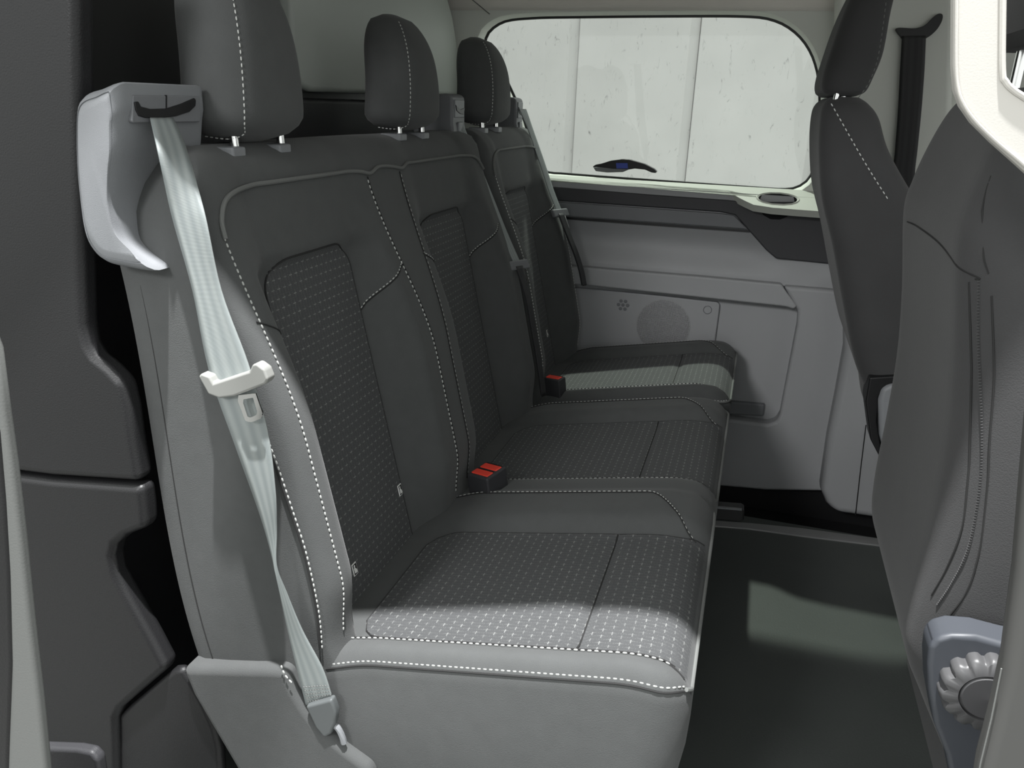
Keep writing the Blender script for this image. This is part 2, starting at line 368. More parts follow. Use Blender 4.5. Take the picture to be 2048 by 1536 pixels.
link('pocket_lip', *prism([(0.2848, 0.2617), (0.5027, 0.2931), (0.6048, 0.2987), (0.6042, 0.2622), (0.5074, 0.2538), (0.2875, 0.2321)], XZ, 1.472, 1.49), M_greyd, wall, bevel=.005)
# foot of the pillar
pf = struct(link('trim_2', *prism([(0.7439, 0.6875), (0.7755, 0.5073), (0.7757, 0.3693), (0.7739, 0.2541), (0.7783, 0.1020), (0.7987, 0.0627), (0.8284, 0.0389), (0.9279, 0.0412), (1.0507, 0.0502), (0.9377, 0.7058)], XZ, 1.385, 1.50), M_side, bevel=.022, bseg=4))
link('seam', *prism([(0.8588, 0.3092), (0.8612, 0.3095), (0.8694, 0.1798), (0.8793, 0.0451), (0.8768, 0.0446), (0.8670, 0.1794)], XZ, 1.3835, 1.39), M_black, pf)
# sill shelf with the cup holder
def SH(a, w, d=0): return (a, 1.503 - w * .88 - d * .45, .890 - w * .46 + d * .88)
sh_out = [(-.35, .0), (-.2, .0), (0, .0), (.2, .0), (.425, .000), (.46, .000), (.56, .000), (.66, .000), (.74, .00), (.74, .092), (.64, .092), (.55, .090), (.50, .082), (.46, .052), (.43, .022), (.2, .016), (0, .016), (-.35, .016)]
sh_out = [(p.x, p.y) for p in resample([(a, b, 0) for a, b in sh_out], n=96, closed=True)]
cc = (.560, .048)
def ell(k, rx, ry): return (cc[0] + rx * math.cos(k), cc[1] + ry * math.sin(k))
ang = [math.atan2(b - cc[1], a - cc[0]) for a, b in sh_out]
lps = [[SH(a, b, -.02) for a, b in sh_out], [SH(a, b, .0) for a, b in sh_out], [SH(*ell(t, .055, .030), .0) for t in ang], [SH(*ell(t, .052, .027), .0025) for t in ang],
       [SH(*ell(t, .048, .024), .0) for t in ang]]
shelf = link('sill_shelf', *shell(lps, True, False), mat('sill_plastic', (.50, .515, .47), .6), wall, sharp=30)
link('cup_holder', *shell([[SH(*ell(t, .048, .024), .0) for t in ang], [SH(*ell(t, .046, .022), -.012) for t in ang], [SH(*ell(t, .044, .020), -.07) for t in ang]], False, True), M_black, shelf)
# front pillar above the shelf with belt slot
pil = struct(link('trim_3', *prism([(0.6169, 1.3969), (0.6434, 1.2023), (0.6716, 0.9952), (0.7036, 0.8528), (0.9677, 0.8442), (0.9185, 1.1199), (0.8713, 1.3943)], XZ, 1.44, 1.51), M_light, bevel=.018, bseg=4))
bez = [(0.7662, 1.2683), (0.7729, 1.2726), (0.8071, 1.2718), (0.8268, 1.2793), (0.8397, 1.2941), (0.8495, 1.3024), (0.8582, 1.3004), (0.8596, 1.2879), (0.8535, 1.2711), (0.8434, 1.2584), (0.8351, 1.2519), (0.8273, 1.2487), (0.7881, 1.2482), (0.7783, 1.2545)]
bez = [(p.x, p.y) for p in smooth([(a, b, 0) for a, b in bez], 4, True)]
bz = link('belt_bezel', *prism(bez, XZ, 1.428, 1.445), M_black, pil, bevel=.003)

# concrete slabs outside the far window: each a panel of its own
out_w = bpy.data.objects.new('wall_outside', None); COL.objects.link(out_w); struct(out_w)
xs = [q * 1.757 - .386 for q in (-1.55, -.995, -.43, .152, .745, 1.32)]
for k in range(5):
    x0, x1 = xs[k], xs[k + 1]
    V, F = prism([(x0, 6.54), (x0 + .006, 6.53), (x1 - .08, 6.51), (x1 - .005, 6.56), (x1, 6.65), (x0, 6.65)], XY, -.70, 3.2)
    link('panel', V, F, M_conc, out_w, bevel=.003)

# roof lining, header over the door
hd = lambda x: -.070 + .165 * min(x, .32)
struct(link('ceiling', *prism([(-.9, hd(-.9)), (.32, hd(.32)), (1.7, hd(1.7)), (1.7, 1.56), (-.9, 1.56)], XY, 1.385, 1.46), M_head, bevel=.02))
link('foot_gap_shade', *prism([(-1., -.06), (1.9, -.06), (1.9, .10), (-1., .10)], XZ, 1.485, 1.5), M_shade, wall)  # black sheet painted as the shaded gap below the wall trim
V, F = [], []
for i, x in enumerate([lerp(-.95, 1.7, k / 30) for k in range(31)]):
    for j in range(9):
        a = math.radians(90 * j / 8); V.append((x, 1.40 + .10 * math.sin(a), 1.315 + .085 * math.cos(a) - .0))
for i in range(30):
    for j in range(8): a = i * 9 + j; F.append((a, a + 1, a + 10, a + 9))
struct(link('trim_4', V, F, M_head, solid=.006))
# seam of the lining running to the window corner
struct(link('trim_5', *tube(smooth([(-.50, 1.405, 1.39), (-.36, 1.455, 1.375), (-.25, 1.496, 1.305)], 6), .0012, 6), M_pipe))

# bulkhead behind the seats
bk = struct(link('wall_back', *prism([(.0, -.02), (1.50, -.02), (1.50, 1.40), (.0, 1.40)], YZ, -.44, -.372), M_black))
bp_ = [(0.6467, 1.3690), (0.6520, 1.2424), (0.6534, 1.1329), (0.6577, 1.1086), (0.6737, 1.0932), (0.7058, 1.0867), (0.9096, 1.0880), (1.2368, 1.0907), (1.5292, 1.0946), (1.5230, 1.1627), (1.4893, 1.2386), (1.4575, 1.2985), (1.4164, 1.3426), (1.3041, 1.4189), (1.1843, 1.4723)]
link('bulkhead_panel', *prism(bp_, YZ, -.375, -.342), M_bulk, bk, bevel=.012, bseg=4)
link('lower_lining', *prism([(.01, .0), (1.48, .0), (1.48, 1.075), (.01, 1.075)], YZ, -.375, -.355), M_dark, bk, bevel=.01)

# near side: trim behind the door opening (left edge of the picture)
jm = struct(link('wall_left', *prism([(-0.4426, 1.2428), (-0.1709, 1.2361), (-0.1838, 1.1644), (-0.1960, 1.0925), (-0.2100, 0.9996), (-0.2307, 0.8690), (-0.2386, 0.8138), (-0.2380, 0.7891), (-0.2302, 0.7749), (-0.2110, 0.7621), (-0.1932, 0.7454), (-0.1889, 0.7124), (-0.1892, 0.6725), (-0.1868, 0.6140), (-0.3311, 0.5969), (-0.3903, 0.5931), (-0.6665, 0.5490)], XZ, -.022, .008), M_jamb, bevel=.011, bseg=4))
link('lower_trim', *prism([(-0.6676, 0.5456), (-0.3913, 0.5885), (-0.3320, 0.5924), (-0.1852, 0.6094), (-0.1856, 0.5760), (-0.1874, 0.5482), (-0.2224, 0.5293), (-0.2428, 0.5116), (-0.2509, 0.4916), (-0.2501, 0.4670), (-0.2370, 0.4370), (-0.2056, 0.3739), (-0.1849, 0.3279), (-0.2369, 0.2749), (-0.2783, 0.2318), (-0.2907, 0.2099), (-0.2969, 0.1616), (-0.3100, 0.0702), (-0.8847, -0.1272)], XZ, -.022, .008), M_jamb, jm, bevel=.011, bseg=4)
link('wheel_cover', *prism([(-0.1842, 0.3204), (-0.1695, 0.3261), (-0.1534, 0.3034), (-0.1369, 0.2694), (-0.1244, 0.2337), (-0.1198, 0.1994), (-0.1247, 0.1048), (-0.3228, 0.0355), (-0.2948, 0.2073)], XZ, -.012, .005), M_jamb, jm, bevel=.011, bseg=4)
# door seal at the very edge and the step beneath
sl = struct(link('trim_6', *prism([(-0.1146, 1.2763), (-0.0749, 1.0336), (-0.0403, 0.8860), (-0.0442, 0.8354), (-0.0472, 0.7864), (-0.0537, 0.7148), (-0.0632, 0.6260), (-0.0710, 0.5408), (-0.0803, 0.4564), (-0.0897, 0.3863), (-0.1673, -0.1983), (-0.2705, -0.2628), (-0.1512, 0.3640), (-0.1255, 0.4642), (-0.0968, 0.5735), (-0.0764, 0.6750), (-0.0638, 0.7511), (-0.0548, 0.8164), (-0.1141, 1.0174), (-0.1500, 1.2788)], XZ, -.3, -.29), M_seal, bevel=.004, bseg=3))
link('seal_lip', *prism([(-0.1046, 0.8712), (-0.0497, 0.8183), (-0.0584, 0.7546), (-0.0710, 0.6793), (-0.0912, 0.5789), (-0.1197, 0.4707), (-0.1452, 0.3715), (-0.2637, -0.2489), (-0.4521, -0.3665)], XZ, -.3015, -.292), M_jamb, sl, bevel=.006)
struct(link('trim_7', *prism([(-0.2299, 0.3413), (-0.1603, 0.3605), (-0.1386, 0.3631), (-0.1303, 0.3540), (-0.1310, 0.3257), (-0.1423, 0.2605), (-0.2562, 0.2192)], XZ, -.2, -.185), M_dark, bevel=.005, bseg=4))

# near front pillar: cream upper trim with a window cut, grey foot
up = struct(link('trim_8', *prism([(0.5768, 1.3552), (0.6118, 1.1901), (0.6189, 1.1544), (0.6266, 1.1142), (0.6310, 1.0982), (0.6365, 1.0880), (0.6458, 1.0775), (0.6609, 1.0649), (0.6775, 1.0524), (0.6886, 1.0439), (0.7396, 1.0072), (0.7252, 1.0662), (0.6773, 1.0944), (0.6670, 1.1005), (0.6611, 1.1054), (0.6580, 1.1116), (0.6491, 1.1544), (0.6418, 1.1896), (0.6085, 1.3520)], XZ, -.1, -.085), M_white, bevel=.004, bseg=4))
link('rim', *tube(smooth([(a, -.1005, b) for a, b in [(0.6074, 1.3521), (0.6407, 1.1896), (0.6479, 1.1544), (0.6567, 1.1122), (0.6604, 1.1044), (0.6668, 1.0989), (0.6778, 1.0925), (0.7257, 1.0643)]], 6), .0022, 8), M_white, up)
link('rim', *tube(smooth([(a, -.1005, b) for a, b in [(0.5782, 1.3550), (0.6133, 1.1901), (0.6204, 1.1544), (0.6282, 1.1142), (0.6325, 1.0989), (0.6378, 1.0894), (0.6467, 1.0792), (0.6614, 1.0669), (0.6782, 1.0548), (0.6892, 1.0467), (0.7388, 1.0106)]], 6), .0012, 8), M_white, up)
ft = struct(link('trim_9', *prism([(0.7122, 1.0275), (0.7207, 0.9218), (0.7372, 0.8103), (0.7486, 0.7363), (0.7584, 0.6512), (0.7613, 0.5893), (0.7622, 0.5421), (0.7675, 0.4836), (0.8143, -0.1073), (1.0199, 0.0369), (0.7711, 0.9994)], XZ, -.1, -.07), mat('pillar_foot_plastic', (.085, .085, .082), .5), bevel=.012, bseg=4))
link('edge_strip', *tube([(a, -.098, b) for a, b in [(0.7566, 0.6456), (0.7599, 0.5942), (0.7616, 0.5453), (0.7667, 0.4893)]], .0007, 6), M_seal, ft)

struct(link('wall_front', *prism([(1.86, -.1), (1.86, .70), (1.80, .86), (1.95, .92), (2.0, .92), (2.0, -.1)], XZ, -.12, 1.55), M_jamb, bevel=.02))

# ================================================================== REAR SEATS
A0 = Vector((.05, 0, .40)); TT = Vector((-.2134, 0, .977)); NN = Vector((.977, 0, .2134))
def BP(y, s, d): return A0 + TT * s + NN * d + Vector((0, y, 0))
STOP = .650
def seat_depth(y, s, cs, y0, y1):
    c = min(cs, key=lambda q: abs(q - y)); a = abs(y - c)
    base = -.030 + .016 * sstep(.478, .500, s) + .010 * sstep(.50, .60, s) * 0
    B = lerp(.034, -.008, sstep(.28, .60, s)); B = lerp(.014, B, sstep(.0, .10, s))
    if y - y0 < .10 or y1 - y < .10: B += .004
    d = lerp(base, B, sstep(.112, .180, a))
    return d
RB = .030; RT = .060
def roll(y, s, y0, y1):
    """how far the cover falls back near the sides and, more softly, over the top"""
    e = max(0, min(y - y0, y1 - y, s + .06)); q = max(0, STOP - s)
    a = RB - math.sqrt(max(0, RB * RB - (RB - e) ** 2)) if e < RB else 0
    b = (RT - math.sqrt(max(0, RT * RT - (RT - q) ** 2))) * 1.15 if q < RT else 0
    return max(a, b)
def back_pt(y, s, cs, y0, y1, off=0):
    return BP(y, s, seat_depth(y, s, cs, y0, y1) - roll(y, s, y0, y1) + off)
def thick(s): return lerp(.215, .140, sstep(.0, .60, s))

def build_backrest(y0, y1, cs, parent):
    lps = []; S0 = -.06; R = (.03, .03, .055, .10 if y0 < .1 else .055)
    pts, cnt = rrect(y0, y1, S0, STOP, R)
    inset = lambda e: rrect(y0 + e, y1 - e, S0 + e, STOP - e, [max(q - e, .0005) for q in R], counts=cnt)[0]
    lps.append([BP(y, s, -thick(s)) for y, s in inset(.02)])
    lps.append([BP(y, s, -thick(s) + .004) for y, s in inset(.006)])
    lps.append([BP(y, s, -thick(s) + .02) for y, s in pts])
    for f in (.25, .5, .75, .92):
        bl = .004 * math.sin(math.pi * f)
        lps.append([BP(y, s, lerp(-thick(s) + .02, seat_depth(y, s, cs, y0, y1) - roll(y, s, y0, y1), f)) for y, s in inset(-bl)])
    e = 0; ins = []
    while e < RB: ins.append(e); e += .003 if e < .012 else .006
    mx = min(y1 - y0, STOP - S0) / 2 - .0008
    while e < mx: ins.append(e); e += .009
    ins.append(mx)
    for e in ins:
        lps.append([BP(y, s, seat_depth(y, s, cs, y0, y1) - roll(y, s, y0, y1)) for y, s in inset(e)])
    V, F = shell(lps, True, False)
    return link('backrest', V, F, M_fab, parent, sharp=50, weld=.0022)

def patch(fn, outline_half, lo, hi, n_u, n_v, name, m, parent, dim=1.0):
    """rounded cloth insert: fn(u, v) -> point; outline_half(v) -> (u0, u1)"""
    V = []; F = []; uv = []
    for j in range(n_v + 1):
        v = lo + (hi - lo) * math.sin(math.pi / 2 * j / n_v) if dim > 0 else hi - (hi - lo) * math.sin(math.pi / 2 * (1 - j / n_v)); u0, u1 = outline_half(v)
        for i in range(n_u + 1):
            u = lerp(u0, u1, i / n_u); V.append(fn(u, v)); uv.append((u, v))
    w = n_u + 1
    for j in range(n_v):
        for i in range(n_u): F.append((j * w + i, j * w + i + 1, (j + 1) * w + i + 1, (j + 1) * w + i))
    return link(name, V, F, m, parent, uv=uv, sharp=60)

# cushions ---------------------------------------------------------------
X0, XF, ZB = -.02, .512, .16
RC = .045; YB = .493; OFF = {2: (-.030, -.029), 1: (-.012,)}
def cz(x): return .400 + .19 * (x - .05)
def cush_h(y, x, cs, y0, y1):
    c = min(cs, key=lambda q: abs(q - y)); a = abs(y - c)
    h = cz(x) + lerp(-.010, .014 * sstep(.02, .12, x), sstep(.135, .185, a)) - .018 * sstep(.40, .52, x) ** 2
    h -= .006 * math.exp(-((x - .37) / .008) ** 2) * (1 - sstep(.12, .15, a))
    if len(cs) > 1:
        b = YB; h -= .006 * (1 - sstep(.018, .035, abs(y - b)))
    return h
def cush_pt(y, x, cs, y0, y1, off=0):
    e = min(y - y0, y1 - y, XF - x); r = RC
    for cy in (y0 + .045, y1 - .045):
        if x > XF - .045 and (y - cy) * (1 if cy > (y0 + y1) / 2 else -1) > 0: e = .045 - math.hypot(x - XF + .045, y - cy)
    e = max(0, e)
    h = cush_h(y, x, cs, y0, y1) - ((r - math.sqrt(max(0, r * r - (r - e) ** 2))) if e < r else 0)
    return Vector((x, y, h + off))
def build_cushion(y0, y1, cs, parent):
    R = (.02, .045, .045, .02); pts, cnt = rrect(X0, XF, y0, y1, R)
    inset = lambda e, f=0: rrect(X0 + e, XF - e - f, y0 + e, y1 - e, [max(q - e, .0005) for q in R], counts=cnt)[0]
    lps = []
    lps.append([(x, y, ZB) for x, y in inset(.03, .055)])
    lps.append([(x, y, ZB + .01) for x, y in inset(.012, .048)])
    for f in (.15, .35, .55, .75, .92, 1.0):
        bulge = -.008 * math.sin(math.pi * min(1, f)) ; back = .045 * (1 - f) ** 1.4
        lps.append([(x, y, lerp(ZB + .012, cush_h(y, x, cs, y0, y1) - RC, f)) for x, y in inset(bulge, back)])
    e = .001; ins = []
    while e < RC: ins.append(e); e += .003 if e < .02 else .005
    mx = min(y1 - y0, XF - X0) / 2 - .0008
    while e < mx: ins.append(e); e += .0085
    ins.append(mx)
    for e in ins:
        drop = (RC - math.sqrt(max(0, RC * RC - (RC - e) ** 2))) if e < RC else 0
        lps.append([(x, y, cush_h(y, x, cs, y0, y1) - drop) for x, y in inset(e)])
    V, F = shell(lps, True, False)
    return link('cushion', V, F, M_fab, parent, sharp=50, weld=.0022)

def headrest(yc, z0, z1, parent):
    """upright pad, egg shaped seen from the side, on two chrome posts with plastic guides"""
    h = z1 - z0; lps = []; n = 22; base = Vector((-.148, yc, z0))
    for k in range(n + 1):
        t = k / n
        e = math.sin(math.pi * min(1, t / .16) / 2) ** .6 if t < .16 else (math.sqrt(max(0, 1 - ((t - .55) / .45) ** 2.6)) if t > .55 else 1)
        e = max(e, .04)
        w = .090 * (1 - .30 * t * t) * (.35 + .65 * e) * (1 if t < .98 else .9) ; th = .048 * (.25 + .75 * e) * (1 - .10 * t)
        if k in (0, n): w *= .8; th *= .7
        c = base + Vector((-.10 * t * h + .012 * math.sin(math.pi * t), 0, h * t))
        P, _ = rrect(-th, th, -w, w, min(w, th) * .80, counts=[3, 8, 3, 8], nc=8)
        lps.append([c + Vector((a * (1.0 if a < 0 else .95 + .25 * (1 - (b / w) ** 2)), b, 0)) for a, b in P])
    V, F = shell(lps)
    hr = link('headrest', V, F, M_fab, parent, sharp=60)
    ac = Acc(); line = []
    for t in [.05 + .9 * k / 20 for k in range(21)]:
        k = t * n; i = min(n - 1, int(k)); f = k - i
        # the seam runs up the front corner nearest the door
        def corner(L): return min(L, key=lambda p: (p[1] - yc) * 1.0 - (p[0] - (base.x - .10 * t * h)) * 1.25)
        p = Vector(corner(lps[i])).lerp(Vector(corner(lps[i + 1])), f); line.append(p + Vector((.0006, -.0006, 0)))
    line = [line[0] + Vector((-.055, -.004, -.004)), line[0] + Vector((-.02, -.004, -.006))] + line
    stitches(ac, smooth(line, 4), .0075, .0052, .0009)
    ac.link('stitching', M_stitch, hr, kind='stuff')
    for s in (-1, 1):
        y = yc + s * .052
        p0 = Vector((-.130, y, z0 + .02)); p1 = Vector((-.128, y, z0 - .012))
        link('post', *tube([p0, p1], .0055, 10), M_chrome, hr)
        gd = link('post_guide', *prism([(-.014, -.015), (.014, -.015), (.016, .012), (.012, .022), (-.012, .022), (-.016, .012)], lambda a, b, d: (-.136 + b * 1.1, y - .014 + a * 1.1, z0 - .016 + d), 0, .013), M_grey, parent, bevel=.003)
    return hr

def fabric_tag(y, s, cs, y0, y1, parent):
    c = back_pt(y, s, cs, y0, y1, .0025); ax = (Vector((0, 1, 0)), TT, NN)
    t = link('fabric_tag', *box(c, (.0062, .0095, .0008), ax), M_tag, parent, bevel=.001)
    link('tag_print', *box(c + NN * .0007, (.0048, .0080, .0004), ax), M_black, t)
    a = Acc()
    a.add(lathe([(.0020, 0), (.0020, .0004)], c + NN * .0008 + TT * .0048 + Vector((0, -.001, 0)), NN, 12))
    a.add(prism([(-.0040, .002), (-.001, .0035), (.0035, -.002), (.004, -.0065), (-.0035, -.0055)], lambda p, q, d: c + Vector((0, p, 0)) + TT * q + NN * d, .0008, .0014))
    a.link('tag_figure', M_tag, t)

def seat_unit(name, label, y0, y1, cs, heads, group=None):
    t = thing(name, label, 'seat')
    b = build_backrest(y0, y1, cs, t)
    B = lambda y, s, off=0, cb=tuple(cs): back_pt(y, s, cb, y0, y1, off)
    st = Acc(); seams = Acc()
    # cloth inserts
    for c in cs:
        def half(s, c=c):
            hw = .112; tt = .492
            if s > tt - .040: q = min(1, (s - (tt - .040)) / .040); hw = .112 - .055 * (1 - math.sqrt(max(0, 1 - q * q)))
            return c - hw, c + hw
        patch(lambda y, s: B(y, s, .0022), half, -.03, .492, 24, 70, 'backrest_insert', M_ins, t)
        outl = [B(half(s)[0], s, .0015) for s in [-.02 + .512 * math.sin(math.pi / 2 * k / 60) for k in range(61)]] + [B(lerp(*half(.492), k / 8), .492, .0015) for k in range(1, 8)] + [B(half(s)[1], s, .0015) for s in [-.02 + .512 * math.cos(math.pi / 2 * k / 60) for k in range(61)]]
        seams.add(tube(outl, .0013, 6))
        # short slanting seam from insert to side strip, both sides
        for sg in (1, -1):
            ln = [B(c + sg * lerp(.114, .205, k / 8), .385 + .055 * (k / 8) ** .9, .0015) for k in range(9)]
            if not (sg < 0 and c - y0 < .3): stitches(st, ln, .007, .005, .0009)
            seams.add(tube([p + TT * -.003 for p in ln], .0010, 6))
    # stitched strips where two seats meet
    for c0, c1 in zip(cs, cs[1:]):
        yb = (c0 + c1) / 2
        for sg in (-1, 1):
            ln = [B(yb + sg * lerp(.030, .062, sstep(.25, .60, s)), s, .0012) for s in [lerp(.02, .578, k / 50) for k in range(51)]]
            stitches(st, ln, .0085, .0058, .0010); seams.add(tube([p - Vector((0, sg * .0022, 0)) for p in ln], .0011, 6))
    # outer edge stitching near the door, then the piping round the top
    e = .024
    ln = [B(y0 + e, s, .0012) for s in [lerp(.02, .540, k / 50) for k in range(51)]]
    stitches(st, ln, .0076, .0055, .0010)
    ln2 = smooth([BP(y0 - .0022, s, d) for s, d in ((.010, .001), (.064, .011), (.146, .016), (.209, .013), (.278, .008), (.36, -.002), (.45, -.014))], 10)
    if y0 < .1:
        stitches(st, ln2, .0076, .0055, .0010); seams.add(tube([p + NN * -.0035 for p in ln2], .0014, 6))
        seams.add(tube([BP(y0 - .0008, s, -thick(s) + .034) for s in [lerp(-.05, .50, k / 40) for k in range(41)]], .0009, 6))
    else:
        ln3 = [B(y1 - e, s, .0012) for s in [lerp(.02, .555, k / 50) for k in range(51)]]; stitches(st, ln3)
    top = [(y0 + e, .535), (y0 + e + .004, .555), (y0 + e + .02, .575), (y0 + e + .05, .585)]
    ys = [lerp(y0 + .12, y1 - .12, k / 24) for k in range(25)]
    def dip(y):
        z = .590
        for c0, c1 in zip(cs, cs[1:]):
            yb = (c0 + c1) / 2; z -= .010 * (math.exp(-((y - yb + .06) / .018) ** 2) + math.exp(-((y - yb - .06) / .018) ** 2))
        return z
    top += [(y, dip(y)) for y in ys] + [(y1 - e - .05, .585), (y1 - e - .02, .575), (y1 - e, .555)]
    tp = smooth([B(y, s, .002) for y, s in top], 4)
    link('piping', *tube(tp, .0030, 8), M_pipe, b)
    st.link('stitching', M_stitch, t, kind='stuff'); seams.link('seams', M_thread, t, kind='stuff')
    # cushion
    cs = tuple(c + o for c, o in zip(cs, OFF[len(cs)]))
    q = build_cushion(y0, y1, cs, t); K = lambda y, x, off=0: cush_pt(y, x, cs, y0, y1, off)
    st = Acc(); seams = Acc()
    for c in cs:
        def halfx(x, c=c):
            hw = .145
            if x < .11: qv = (.11 - x) / .045; hw = .145 - .05 * (1 - math.sqrt(max(0, 1 - min(1, qv) ** 2)))
            if x > .46: hw += .012 * sstep(.46, .51, x)
            return c - hw, c + hw
        pv = patch(lambda y, x: K(y, x, .0020), halfx, .066, XF - .0015, 24, 60, 'cushion_insert', M_ins, t, -1)
        outl = [K(halfx(x)[0], x, .001) for x in [lerp(.50, .066, k / 40) for k in range(41)]] + [K(lerp(*halfx(.066), k / 8), .066, .001) for k in range(1, 8)] + [K(halfx(x)[1], x, .001) for x in [lerp(.066, .50, k / 40) for k in range(41)]]
        seams.add(tube(outl, .0013, 6)); seams.add(tube([K(lerp(c - .143, c + .143, k / 30), .370, .0030) for k in range(31)], .0015, 6))
    for k, c in enumerate(cs):
        for sg in (-1, 1):
            edge = y0 if sg < 0 else y1; inner = (k > 0 and sg < 0) or (k < len(cs) - 1 and sg > 0)
            lim = YB - sg * .044 if inner else edge - sg * .040
            ln = [K(lim, x, .0022) for x in [lerp(.05, .40, i / 30) for i in range(31)]]
            # the row curves in towards the front corner of the insert
            ln += [K(lerp(lim, c + sg * .150, sstep(0, 1, i / 12)), lerp(.40, .488, i / 12), .0022) for i in range(1, 13)]
            stitches(st, ln, .0085, .0058, .0010); seams.add(tube([p + Vector((0, -sg * .002, -.0006)) for p in ln], .0010, 6))
    # piping along the front edge and the side edges
    arc = lambda t, sg, q=.041: ((y0 + .045 - q * math.cos(t)) if sg < 0 else (y1 - .045 + q * math.cos(t)), XF - .045 + q * math.sin(t))
    ed = [(y0 + .004, lerp(.05, XF - .045, k / 24)) for k in range(24)] + [arc(math.radians(q), -1) for q in range(0, 61, 10)]
    fr = [arc(math.radians(q), -1) for q in range(60, 91, 10)] + [(lerp(y0 + .05, y1 - .05, k / 30), XF - .004) for k in range(31)]
    ed2 = [arc(math.radians(q), 1) for q in range(90, -1, -10)] + [(y1 - .004, lerp(XF - .05, .05, k / 20)) for k in range(20)]
    def lip(y, x):
        p = K(y, x, 0); dx = .002; 
        if len(cs) > 1:
            yb = YB; dx -= .010 * math.exp(-((y - yb) / .030) ** 2)
        return p + Vector((dx if x > .47 else 0, 0, 0))
    near = [lip(y, x) for y, x in ed + fr]; far = [lip(y, x) for y, x in fr[-1:] + ed2]
    ln = smooth([K(y, x, .0015) for y, x in ed] , 3)
    stitches(st, [p + Vector((0, .0016, .0010)) for p in ln], .0076, .0055, .0010); seams.add(tube([p + Vector((0, -.0016, -.0034)) for p in ln], .0013, 6))
    link('piping', *tube(smooth(near[len(ed) - 1 if y0 < .1 else 0:] + far[1:], 3), .0026, 8), M_pipe, q)
    st.link('stitching', M_stitch, t, kind='stuff'); seams.link('seams', M_thread, t, kind='stuff')
    for yc, z0, z1 in heads: headrest(yc, z0, z1, t)
    return t, B, K

CS2 = (.225, .720); CS1 = (1.215,)
dbl, B2, K2 = seat_unit('double_seat', 'charcoal two-place rear bench seat beside the open door, with two headrests', 0.0, .965, CS2, [(.200, 1.020, 1.246), (.690, 1.024, 1.222)])
sgl, B1, K1 = seat_unit('single_seat', 'charcoal one-place rear seat against the far side wall under the window', .985, 1.445, CS1, [(1.150, 1.026, 1.220)])
fabric_tag(*[(0.1512, 0.0353)][0], CS2, 0., .965, dbl); fabric_tag(.330, .078, CS2, 0., .965, dbl); fabric_tag(1.300, .092, CS1, .985, 1.445, sgl)

# seat base under the double seat: cloth skirt over the rear frame, seat frame and lever
sk = [(-0.1616, 0.3377), (-0.0896, 0.3557), (-0.0194, 0.3732), (0.0047, 0.3782), (0.0157, 0.3454), (0.0305, 0.3213), (0.0497, 0.2959), (0.0853, 0.2722), (0.1244, 0.2514), (0.1219, 0.1641), (-0.0576, 0.0990), (-0.0908, 0.1847), (-0.1249, 0.2494), (-0.1483, 0.2943)]
link('side_skirt', *prism(sk, XZ, -.022, .03), M_fab, dbl, bevel=.012, bseg=4)
a_ = Acc(); stitches(a_, [(v.x, -.0228, v.y) for v in smooth([(p[0], p[1], 0) for p in [(-0.0002, 0.3869), (0.0046, 0.3724), (0.0170, 0.3600)]], 5)], .0075, .0055, .0011)
a_.link('skirt_stitching', M_stitch, dbl, kind='stuff')
for y in (.12, .84):
    link('seat_leg', *prism([(-.10, 0), (.42, 0), (.36, .17), (-.06, .17)], XZ, y - .02, y + .02), M_black, dbl, bevel=.006)
lv = [(0.4814, 0.2997), (0.5589, 0.3074), (0.5652, 0.3051), (0.5680, 0.2834), (0.5607, 0.2772), (0.4846, 0.2707)]
lev = link('tilt_lever', *prism(lv, XZ, .785, .815), M_black, dbl, bevel=.003)
link('lever_edge', *prism([(0.5087, 0.3037), (0.5609, 0.3077), (0.5612, 0.3055), (0.5091, 0.3003)], XZ, .7835, .79), M_grey, lev)
for y in (1.05, 1.38):
    link('seat_leg', *prism([(-.10, 0), (.42, 0), (.36, .17), (-.06, .17)], XZ, y - .02, y + .02), M_black, sgl, bevel=.006)

# belt reel housings on the seat shoulders
def reel(parent, name, x0, x1, y0, y1, z0, z1):
    h = link(name, *prism([(x0, z0), (x1, z0), (x1 + .002, lerp(z0, z1, .35)), (x1, lerp(z0, z1, .45)), (x1 - .001, z1 - .006), (x1 - .012, z1), (x0 + .03, z1 - .004), (x0, z1 - .03)], XZ, y0, y1), M_greyd, parent, bevel=.006)
    yc = (y0 + y1) / 2; w = (y1 - y0) / 2 - .010
    link('slot_plate', *prism([(yc - w, lerp(z0, z1, .56)), (yc + w, lerp(z0, z1, .56)), (yc + w, z1 - .012), (yc - w, z1 - .012)], YZ, x1 - .004, x1 + .002), M_grey, h, bevel=.002)
    m_ = [(yc - w * .95, lerp(z0, z1, .80)), (yc - w * .75, lerp(z0, z1, .69)), (yc, lerp(z0, z1, .63)), (yc + w * .75, lerp(z0, z1, .62)), (yc + w * .95, lerp(z0, z1, .74)), (yc + w * .8, lerp(z0, z1, .74)), (yc, lerp(z0, z1, .71)), (yc - w * .7, lerp(z0, z1, .77))]
    link('belt_slot', *prism(m_, YZ, x1, x1 + .0035), M_black, h, bevel=.001)
    link('cover_seam', *prism([(yc - .001, z0 + .004), (yc + .001, z0 + .004), (yc + .001, lerp(z0, z1, .30)), (yc - .001, lerp(z0, z1, .30))], YZ, x1 + .0005, x1 + .0032), M_black, h)
    link('release_tab', *prism([(yc - .012, lerp(z0, z1, .30)), (yc + .012, lerp(z0, z1, .30)), (yc + .012, lerp(z0, z1, .48)), (yc - .012, lerp(z0, z1, .48))], YZ, x1, x1 + .005), M_grey, h, bevel=.002)
    return h
reel(dbl, 'belt_reel_housing', -.215, -.124, .895, .972, .985, 1.094)
